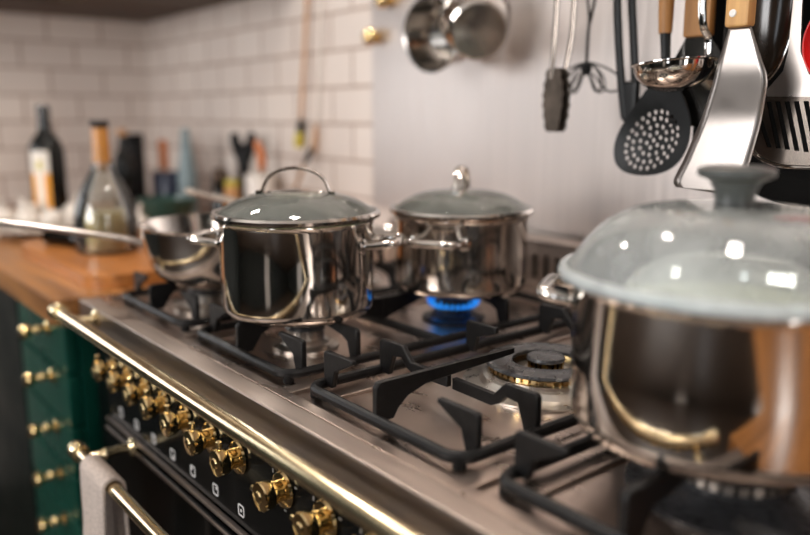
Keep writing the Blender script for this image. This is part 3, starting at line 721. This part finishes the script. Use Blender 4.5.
# tongs
def scallop(c, w0, z0, z1, n=8):
    L = [(c-w0*(.35+.65*math.sin(PI*(.12+.78*i/n)))-(.0028 if i % 2 else 0), z0+(z1-z0)*i/n) for i in range(n+1)]
    Rr = [(c+w0*(.35+.65*math.sin(PI*(.12+.78*i/n)))+(.0028 if i % 2 else 0), z0+(z1-z0)*i/n) for i in range(n, -1, -1)]
    return L+Rr
t = thing('tongs', 'steel tongs with dark scalloped tips hanging left of the whisk', 'utensil', (0, 0, 0))
Y3 = .880
for s in (-1, 1):
    bm = bm_new(); add_tube(bm, smoothline([(-.742, Y3+s*.002, ZH), (-.742+s*.008, Y3+s*.006, 1.40), (-.7435+s*.0085, Y3+s*.008, 1.30), (-.752+s*.0075, Y3+s*.0045, 1.232)], 5), .0042, 10, flat=(.5, 1.0), up=(0, 1, 0)); obj('arm', bm, M['steel_dark'], t)
    obj('tip', add_prism(bm_new(), scallop(-.753+s*.002, .0165, 1.246, 1.158, 12), .003, XZ(Y3+s*.0045-.0015)), M['tong_dark'], t, angle=25)
obj('hanging_loop', hang_loop((-.742, ZH-.004), Y3), M['steel'], t)
# long dark tongs
t = thing('tongs', 'long black tongs hanging straight between the whisk and the skimmer', 'utensil', (0, 0, 0))
Y4 = .884
for s in (-1, 1):
    bm = bm_new(); add_tube(bm, smoothline([(-.652, Y4, ZH), (-.652+s*.005, Y4+s*.004, 1.40), (-.648+s*.0068, Y4+s*.006, 1.32), (-.638+s*.0075, Y4+s*.005, 1.235), (-.631+s*.006, Y4+s*.003, 1.178)], 5), [.0050]*21, 10, flat=(.7, 1.2), up=(0, 1, 0)); obj('arm', bm, M['nylon'], t)
obj('tip', add_box(bm_new(), (-.6425, Y4-.006, 1.172), (-.6195, Y4+.006, 1.225), .005), M['nylon'], t)
obj('hanging_loop', hang_loop((-.652, ZH-.004), Y4), M['steel'], t)
# wire whisk
t = thing('wire_whisk', 'thin wire whisk with curled loops hanging near the splashback', 'utensil', (0, 0, 0))
Y5 = .925
bm = bm_new(); add_tube(bm, smoothline([(-.733, Y5, ZH), (-.727, Y5, 1.36), (-.733, Y5, 1.318), (-.737, Y5, 1.30), (-.738, Y5, 1.25)], 5), .0022, 8)
add_tube(bm, smoothline([(-.733, Y5, ZH), (-.741, Y5, 1.36), (-.737, Y5, 1.318), (-.737, Y5, 1.30)], 5), .0018, 8)
obj('handle', bm, M['black_matt'], t)
bm = bm_new()
for i in range(6):
    a = 2*PI*i/6+.3; ca, sa = math.cos(a), math.sin(a)
    add_tube(bm, smoothline([(-.738, Y5, 1.255), (-.738+.022*ca, Y5+.022*sa*.5, 1.250), (-.738+.050*ca, Y5+.05*sa*.5, 1.236), (-.738+.056*ca, Y5+.056*sa*.5, 1.218), (-.738+.035*ca, Y5+.035*sa*.5, 1.215), (-.738+.010*ca, Y5+.01*sa*.5, 1.240)], 5), .0015, 6)
add_lathe(bm, [(0, -.010), (.007, -.006), (.008, 0), (.007, .006), (0, .010)], 14, Matrix.Translation((-.738, Y5, 1.246)))
obj('wire_loop', bm, M['black_matt'], t)
obj('hanging_loop', hang_loop((-.733, ZH-.004), Y5), M['steel'], t)
# dark serving spoon
t = thing('serving_spoon', 'dark brown glossy serving spoon with bright rim right of the spatula', 'utensil', (0, 0, 0))
Y6 = .872
fnb = Matrix.Translation((-.4535, Y6, 1.315)) @ Matrix.Diagonal((.034, .016, .098, 1)) @ Matrix.Rotation(PI/2, 4, 'X')
pr_ = [(math.sin(PI/2*i/10), math.cos(PI/2*i/10)) for i in range(11)]
M['spoon_dark'] = simple('dark_glossy_spoon', (0.020, 0.014, 0.010), 0.15, 0.0, 0.3, 20)
obj('bowl', add_lathe(bm_new(), pr_ + [(.97, 0)] + [(.96*math.sin(PI/2*i/10), .93*math.cos(PI/2*i/10)) for i in range(10, -1, -1)], 48, fnb), M['spoon_dark'], t)
bm = bm_new(); add_tube(bm, [(-.4535+.0345*math.cos(a), Y6, 1.315+.0985*math.sin(a)) for a in [2*PI*i/64 for i in range(64)]], .0012, 8, closed=True); obj('rim', bm, M['steel'], t)
obj('handle', add_tube(bm_new(), [(-.4535, Y6, 1.41), (-.4535, Y6, ZH)], .005, 12), M['nylon'], t)
obj('hanging_loop', hang_loop((-.4535, ZH-.003), Y6), M['steel'], t)
# steel slotted skimmer
t = thing('slotted_turner', 'steel slotted turner with wide flat handle at the right edge', 'utensil', (0, 0, 0))
Y7 = .838
def yz7(u, v, w): return Vector((u, Y7+w, v))
def yz7h(u, v, w): return Vector((u, Y7-.0012+w, v))
obj('handle', add_prism(bm_new(), [(-.408, ZH), (-.4075, 1.29), (-.408, 1.245), (-.4115, 1.226), (-.428, 1.206), (-.426, 1.2005), (-.36, 1.1985), (-.356, 1.203), (-.385, 1.222), (-.3955, 1.245), (-.398, 1.29), (-.398, ZH)], .003, yz7h), M['utensil'], t, angle=25)
hol = []
for i in range(11):
    x0 = -.437+i*.0098
    top, bot = 1.195, 1.147-.0009*min(i, 10-i)
    if i == 0: top -= .014
    sk = .015
    hol.append([(x0, top), (x0+.0052, top), (x0+.0052+sk, bot), (x0+sk, bot)])
obj('blade', add_prism(bm_new(), [(p.x, p.y) for p in smoothline([Vector((*p, 0)) for p in [(-.435, 1.2055), (-.446, 1.196), (-.449, 1.175), (-.444, 1.155), (-.432, 1.140), (-.41, 1.131), (-.385, 1.1295), (-.355, 1.132), (-.325, 1.142), (-.305, 1.160), (-.305, 1.18), (-.32, 1.2), (-.345, 1.205)]], 4, True)], .0022, yz7, hol), M['steel_dark'], t, angle=25)
bm = bm_new(); add_tube(bm, smoothline([(-.446, Y7-.003, 1.158), (-.434, Y7-.003, 1.139), (-.411, Y7-.003, 1.129), (-.385, Y7-.003, 1.1275), (-.354, Y7-.003, 1.130), (-.323, Y7-.003, 1.141)], 6), .0016, 8); obj('rim', bm, M['steel'], t)
obj('hanging_loop', hang_loop((-.403, ZH-.003), Y7), M['steel'], t)
# red utensil at the very edge
t = thing('enamel_ladle', 'bright red enamel utensil cut off by the right edge', 'utensil', (0, 0, 0))
Y8 = .815
obj('bowl', add_lathe(bm_new(), [(.045*math.sin(PI/2*i/10), -.022*math.cos(PI/2*i/10)) for i in range(11)] + [(.0435*math.sin(PI/2*i/10), -.0205*math.cos(PI/2*i/10)) for i in range(10, -1, -1)], 48, Matrix.Translation((-.339, Y8, 1.250)) @ Matrix.Rotation(-PI/2, 4, 'X') @ Matrix.Diagonal((1, 1, -1, 1))), M['red'], t)
obj('handle', add_tube(bm_new(), [(-.339, Y8, 1.292), (-.339, Y8, ZH)], .005, 12), M['nylon'], t)
obj('hanging_loop', hang_loop((-.339, ZH-.003), Y8), M['steel'], t)
# black frying pan hanging behind everything on the right
t = thing('hanging_pan', 'black frying pan hanging behind the spatula and slotted turner', 'frying pan', (0, 0, 0))
M['pan_black'] = simple('seasoned_pan_black', (0.004, 0.004, 0.004), 0.7, 0.0, 0.2, 60, **{'Specular IOR Level': 0.06})
mt = Matrix.Translation((-.425, .990, 1.237)) @ Matrix.Rotation(PI/2, 4, 'X')
obj('pan_body', add_lathe(bm_new(), [(0, -.004), (.128, -.004), (.136, -.001), (.162, .040), (.165, .041), (.165, .039), (.140, -.004), (.132, -.008), (0, -.008)], 72, mt), M['pan_black'], t)
obj('handle', add_tube(bm_new(), [(-.425, .953, 1.394), (-.425, .940, 1.42), (-.425, .932, 1.47)], [.010, .010, .008], 12, flat=(.6, 1.2), up=(0, 1, 0)), M['nylon'], t)
obj('hanging_loop', hang_loop((-.425, 1.466), .932), M['steel'], t)
# black turner between the skimmer and the spatula
t = thing('turner', 'black nylon turner hanging behind the spatula beside the skimmer', 'utensil', (0, 0, 0))
Y9 = .893
obj('blade', add_prism(bm_new(), rrect(-.545, 1.118, -.487, 1.225, .012), .003, XZ(Y9)), M['nylon'], t, angle=30)
obj('handle', add_tube(bm_new(), [(-.512, Y9+.001, 1.22), (-.505, Y9, 1.26), (-.503, Y9, ZH)], [.006, .007, .008], 12), M['nylon'], t)
obj('hanging_loop', hang_loop((-.503, ZH-.003), Y9), M['steel'], t)

# hanging measuring cups
def cup(label, c, axis, r0, r1, h, hdir):
    t = thing('measuring_cup', label, 'measuring cup', c)
    q = Vector(axis).normalized().to_track_quat('Z', 'Y').to_matrix().to_4x4()
    obj('cup_body', add_lathe(bm_new(), [(0, -h), (r0, -h), (r0+.005, -h+.004), (r1, 0), (r1+.003, .001), (r1+.003, .0022), (r1-.001, .0012), (r0+.003, -h+.005), (r0-.001, -h+.0016), (0, -h+.0016)], 48, q), M['steel_old'], t)
    top = Vector(hdir)
    bm = bm_new(); st_ = top.normalized()*r1
    cz = Vector(c)
    end = Vector((top.x+0, YR-cz.y-.012, ZR-cz.z+.0))
    add_tube(bm, smoothline([st_*1.0, st_*1.25, st_.lerp(end, .5), end+Vector((0, 0, -.012)), end+Vector((0, .004, .010)), end+Vector((0, .012, .0145)), end+Vector((0, .022, .008))], 5), .0028, 10, flat=(.6, 1.3), up=(0, 1, 0))
    obj('handle', bm, M['steel_old'], t)
    return t
cup('steel measuring cup hanging with its dark open mouth facing out', (-1.090, .935, 1.320), (.12, -.97, -.10), .050, .062, .055, (.015, 0, .05))
cup('steel measuring cup hanging beside the first, its base turned outwards', (-.978, .935, 1.335), (-.72, .55, .42), .044, .056, .055, (-.02, 0, .05))
# brass hooks at the splashback's upper left edge
def brass_hook(label, x, y, z):
    bm = add_lathe(bm_new(), [(0, 0), (.014, 0), (.014, .003), (.007, .006), (.007, .010), (.012, .013), (.0165, .018), (.017, .024), (.013, .030), (.007, .033), (0, .034)], 24, Matrix.Rotation(PI/2, 4, 'X'))
    o = obj('brass_hook', bm, M['brass']); o.location = (x, y, z)
    return tag(o, label, 'hook')
brass_hook('brass knob hook high on the splashback left of the hanging cups', -1.335, 1.0345, 1.412)
brass_hook('brass knob hook on the left edge of the splashback, the lower of two', -1.380, 1.0345, 1.343)

# ================================================================== ON THE LEFT COUNTER
tag(obj('cutting_board', add_prism(bm_new(), rrect(-1.78, .385, -1.285, .66, .05, 10), .022, XY(.9003)), M['board'], angle=30), 'orange wooden cutting board with rounded corners lying on the worktop', 'cutting board')
# carafe
t = thing('oil_carafe', 'clear glass carafe of pale oil with amber stopper on the cutting board', 'carafe', (-1.546, .499, .9226))
gp = [(0, 0), (.054, 0), (.057, .004), (.059, .03), (.059, .060), (.056, .082), (.048, .107), (.036, .132), (.025, .150), (.0195, .162), (.019, .170), (.0168, .170), (.0172, .161), (.023, .149), (.034, .131), (.046, .106), (.054, .081), (.057, .06), (.057, .03), (.055, .006), (.05, .003), (0, .003)]
obj('glass_body', add_lathe(bm_new(), gp, 56), M['carafe'], t)
obj('oil', add_lathe(bm_new(), [(0, .0035), (.0520, .0035), (.0545, .007), (.0562, .03), (.0562, .06), (.0538, .078), (0, .078)], 48), M['oil'], t)
obj('stopper', add_lathe(bm_new(), [(0, .150), (.0160, .160), (.0166, .1702), (.0168, .1705), (.0158, .20), (.0155, .236), (0, .237)], 32), M['cork'], t)
obj('stopper_cap', add_lathe(bm_new(), [(0, .2372), (.0170, .2372), (.0175, .247), (.016, .249), (0, .249)], 32), M['black_matt'], t)
# wine bottle
t = thing('wine_bottle', 'dark glass bottle with orange and white label standing behind the garlic', 'bottle', (-2.12, .55, .9003))
bp = [(0, 0), (.040, 0), (.042, .004), (.042, .19), (.040, .205), (.032, .222), (.019, .238), (.0155, .252), (.0148, .285), (.0165, .287), (.0165, .296), (.0148, .298), (.0145, .307), (0, .3075)]
obj('glass_body', add_lathe(bm_new(), bp, 48), M['bottle_dark'], t)
ac = math.atan2(-.27, .96)   # towards the camera
a0 = ac-1.05
lb = obj('bottle_label', add_lathe(bm_new(), [(.0424, .025), (.0424, .195)], 16, arc=1.15, start=a0), M['label_orange'], t)
obj('label_field', add_lathe(bm_new(), [(.0427, .14), (.0427, .195)], 16, arc=1.15, start=a0), M['paper'], lb)
obj('label_stripe', add_lathe(bm_new(), [(.0427, .025), (.0427, .14)], 10, arc=.45, start=a0+.36), M['paper'], lb)
obj('label_emblem', add_lathe(bm_new(), [(.0430, .150), (.0430, .170)], 10, arc=.32, start=a0+.44), M['label_yellow'], lb)
# garlic
def garlic_bm():
    bm = bm_new(); seg = 30
    prof = [(0, -.020), (.010, -.020), (.020, -.014), (.0255, -.003), (.0245, .007), (.017, .014), (.008, .019), (.0045, .026), (.004, .036), (.0048, .040), (0, .0405)]
    add_lathe(bm, prof, seg)
    for v in bm.verts:
        r = math.hypot(v.co.x, v.co.y)
        if r > .006:
            a = math.atan2(v.co.y, v.co.x); f = 1+.07*abs(math.sin(a*3.5))-.03
            v.co.x *= f; v.co.y *= f
    return bm
pl_ = thing('shallow_dish', 'shallow pale dish holding the garlic bulbs on the worktop', 'dish', (-2.010, .497, .9003))
obj('dish_body', add_lathe(bm_new(), [(0, 0), (.05, 0), (.10, .014), (.118, .020), (.118, .022), (.10, .0165), (.05, .003), (0, .003)], 48), M['cream'], pl_)
gm = None
GL = [((-2.056, .420, .9330), 'white garlic bulb at the far left end of the dish'),
      ((-2.019, .467, .9260), 'white garlic bulb in the dish front row, second from the left'),
      ((-1.981, .513, .9260), 'white garlic bulb in the dish front row, third from the left'),
      ((-1.944, .560, .9330), 'white garlic bulb at the dish end nearest the carafe'),
      ((-2.085, .484, .9360), 'garlic bulb in the back row just left of the bottle label'),
      ((-2.009, .574, .9360), 'garlic bulb in the back row right of the dark bottle')]
src = obj('garlic_bulb', garlic_bm(), M['garlic'])
for i, (p, lab) in enumerate(GL):
    o = src if i == 0 else src.copy()
    if i: COL.objects.link(o)
    o.location = (p[0], p[1], p[2]+.012); o.scale = (1.08, 1.08, 1.15); o.rotation_euler = (.3*math.sin(i*2.1), .3*math.cos(i*1.7), i*1.3)
    tag(o, lab, 'garlic', 'garlic bulbs on the worktop')
for p, lab in (((-1.875, .345, .9235), 'single garlic bulb on the worktop under the saucepan handle'), ((-1.71, .62, .9455), 'white garlic bulb right of the glass carafe')):
    o = src.copy(); COL.objects.link(o); o.location = p; o.rotation_euler = (.1, .2, 1); tag(o, lab, 'garlic', 'garlic bulbs on the worktop')
# dark bottle lying down
t = thing('small_bottle', 'small black bottle lying on its side under the saucepan handle', 'bottle', (-1.70, .375, .9415), 0)
t.rotation_euler = (0, PI/2, .45)
t.location = (-1.70, .43, .9395)
obj('bottle_body', add_lathe(bm_new(), [(0, 0), (.0155, 0), (.017, .002), (.017, .085), (.012, .098), (.008, .104), (.008, .120), (.0, .121)], 32), M['bottle_dark'], t)
# green bowl
t = tag(obj('bowl', add_lathe(bm_new(), [(0, 0), (.035, 0), (.05, .012), (.075, .045), (.080, .060), (.078, .0605), (.072, .045), (.048, .015), (0, .008)], 48), M['green_bowl']), 'dark green bowl on the worktop behind the open saucepan', 'bowl')
t.location = (-1.80, .725, .9003); t.scale = (.85, .85, 1.5)
# dark tall things at the back
t = thing('dark_bottle', 'slim black bottle standing behind the carafe neck', 'bottle', (-2.215, .775, .9003))
obj('bottle_body', add_lathe(bm_new(), [(0, 0), (.026, 0), (.028, .003), (.028, .15), (.022, .175), (.012, .19), (.011, .225), (0, .226)], 32), M['bottle_dark'], t)
obj('bottle_cap', add_lathe(bm_new(), [(0, .2262), (.013, .2262), (.013, .244), (0, .245)], 24), M['tan'], t)
t = thing('canister', 'tall black canister at the back between carafe and navy crock', 'canister', (-2.29, .83, .9003))
obj('canister_body', add_lathe(bm_new(), [(0, 0), (.030, 0), (.032, .003), (.032, .205), (.030, .208), (0, .208)], 32), M['black_matt'], t)
obj('canister_lid', add_lathe(bm_new(), [(0, .2083), (.033, .2083), (.033, .226), (.030, .230), (0, .231)], 32), M['black_gloss'], t)
t = thing('utensil_crock', 'navy blue crock holding an orange spatula at the back of the worktop', 'crock', (-2.215, .905, .9003))
obj('crock_body', add_lathe(bm_new(), [(0, 0), (.044, 0), (.048, .004), (.050, .118), (.048, .121), (.046, .118), (.044, .008), (0, .006)], 36), M['navy'], t)
t = thing('silicone_spatula', 'orange spatula standing in the navy crock', 'utensil', (-2.225, .90, .908))
obj('handle', add_tube(bm_new(), [(0, 0, 0), (-.004, -.006, .13)], .005, 10), M['handle_wood'], t)
obj('blade', add_box(bm_new(), (-.024, -.014, .120), (.018, .002, .205), .005), M['orange'], t)
t = thing('spray_bottle', 'grey-teal tall bottle beside the navy crock', 'bottle', (-2.135, .925, .9003))
obj('bottle_body', add_lathe(bm_new(), [(0, 0), (.026, 0), (.027, .004), (.027, .12), (.021, .16), (.0165, .19), (.0155, .215), (0, .216)], 32), M['teal'], t)
obj('bottle_cap', add_lathe(bm_new(), [(0, .2163), (.013, .2163), (.012, .245), (0, .247)], 24), M['teal'], t)
t = thing('pepper_mill', 'dark squat pepper mill right of the teal bottle', 'pepper mill', (-2.05, .985, .9003))
obj('mill_body', add_lathe(bm_new(), [(0, 0), (.028, 0), (.028, .04), (.02, .06), (.024, .10), (.0, .103)], 28), M['bottle_dark'], t)
obj('mill_top', add_lathe(bm_new(), [(0, .1033), (.020, .1033), (.024, .118), (.018, .135), (0, .14)], 28), M['cabinet_wood'], t)
t = thing('spice_jar', 'small yellow-brown jar at the foot of the tiled wall', 'jar', (-1.985, .992, .9003))
obj('jar_body', add_lathe(bm_new(), [(0, 0), (.024, 0), (.025, .003), (.025, .085), (.021, .092), (0, .092)], 28), M['tan'], t)
obj('jar_lid', add_lathe(bm_new(), [(0, .0923), (.023, .0923), (.023, .108), (0, .109)], 28), M['label_yellow'], t)
# two-lobed black kitchen tool standing upright in a stand
t = thing('corkscrew', 'black winged corkscrew standing upright against the tiles', 'corkscrew', (-1.905, .985, .9003))
obj('stem', add_lathe(bm_new(), [(0, 0), (.020, 0), (.020, .012), (.014, .02), (.0135, .10), (.016, .14), (.0185, .175), (.014, .19), (0, .192)], 28), M['black_matt'], t)
for s in (-1, 1):
    obj('wing', add_tube(bm_new(), smoothline([(s*.005, s*.006, .160), (s*.010, s*.013, .195), (s*.0135, s*.017, .220), (s*.0125, s*.016, .236)], 5), [.010+.0045*math.sin(i/15*PI) for i in range(16)], 12), M['black_matt'], t)
obj('crossbar', add_tube(bm_new(), [(-.018, -.023, .206), (0, 0, .200), (.018, .023, .206)], .0095, 12), M['black_matt'], t)
t = thing('utensil_jar', 'cream jar with an orange-handled brush behind the left-of-centre pot', 'jar', (-1.825, .985, .9003))
obj('jar_body', add_lathe(bm_new(), [(0, 0), (.034, 0), (.036, .004), (.037, .13), (.035, .133), (.0335, .13), (.032, .006), (0, .005)], 36), M['cream'], t)
t = thing('dish_brush', 'red-orange handled brush standing in the cream jar', 'brush', (-1.825, .985, .908))
obj('stem', add_tube(bm_new(), [(0, 0, 0), (.004, .008, .14)], .004, 10), M['handle_wood'], t)
obj('handle', add_tube(bm_new(), smoothline([(.003, .006, .135), (.004, .007, .16), (.000, .003, .19), (-.006, -.004, .21)], 4), [.006+.0055*math.sin(i/12*PI*.9+.3) for i in range(13)], 12), M['orange'], t)
t = thing('wooden_spoon', 'dark spoon leaning right of the cream jar', 'spoon', (-1.70, .97, .9003))
obj('stem', add_tube(bm_new(), [(0, 0, 0.004), (.055, .042, .165)], .0045, 10), M['handle_wood'], t)
obj('spoon_head', add_lathe(bm_new(), [(0, -.024), (.009, -.02), (.0135, -.006), (.013, .01), (.007, .022), (0, .025)], 20, Matrix.Translation((.063, .048, .185)) @ Vector((.055, .042, .16)).to_track_quat('Z', 'Y').to_matrix().to_4x4() @ Matrix.Diagonal((1, .5, 1, 1))), M['bottle_dark'], t)
# long thin wall-hung things
t = thing('basting_brush', 'long thin-handled brush with yellow bristles hanging on the tiled wall', 'brush', (0, 0, 0))
obj('handle', add_tube(bm_new(), [(-1.645, 1.032, 1.52), (-1.651, 1.032, 1.44), (-1.690, 1.032, 1.165)], .0042, 10), M['tan'], t)
obj('ferrule', add_tube(bm_new(), [(-1.688, 1.032, 1.172), (-1.694, 1.032, 1.150), (-1.696, 1.032, 1.142)], [.006, .010, .009], 14), M['black_matt'], t)
obj('bristles', add_tube(bm_new(), [(-1.695, 1.032, 1.146), (-1.702, 1.032, 1.12), (-1.706, 1.032, 1.105)], [.008, .012, .010], 14), M['label_yellow'], t)
obj('hook', add_tube(bm_new(), [(-1.645, 1.0485, 1.525), (-1.645, 1.034, 1.525), (-1.645, 1.027, 1.518)], .0025, 8), M['brass'], t)
t = thing('wall_whisk', 'thin pale whisk hanging on the tiles right of the yellow brush', 'whisk', (0, 0, 0))
obj('handle', add_tube(bm_new(), [(-1.590, 1.036, 1.52), (-1.600, 1.036, 1.40), (-1.628, 1.036, 1.155)], .0028, 8), M['cream'], t)
obj('whisk_head', add_tube(bm_new(), smoothline([(-1.627, 1.036, 1.160), (-1.636, 1.036, 1.14), (-1.645, 1.036, 1.105), (-1.636, 1.036, 1.095), (-1.628, 1.036, 1.11), (-1.627, 1.036, 1.14), (-1.628, 1.036, 1.160)], 4), .003, 8), M['tan'], t)
obj('hook', add_tube(bm_new(), [(-1.590, 1.0485, 1.525), (-1.590, 1.036, 1.525), (-1.590, 1.031, 1.518)], .0025, 8), M['brass'], t)
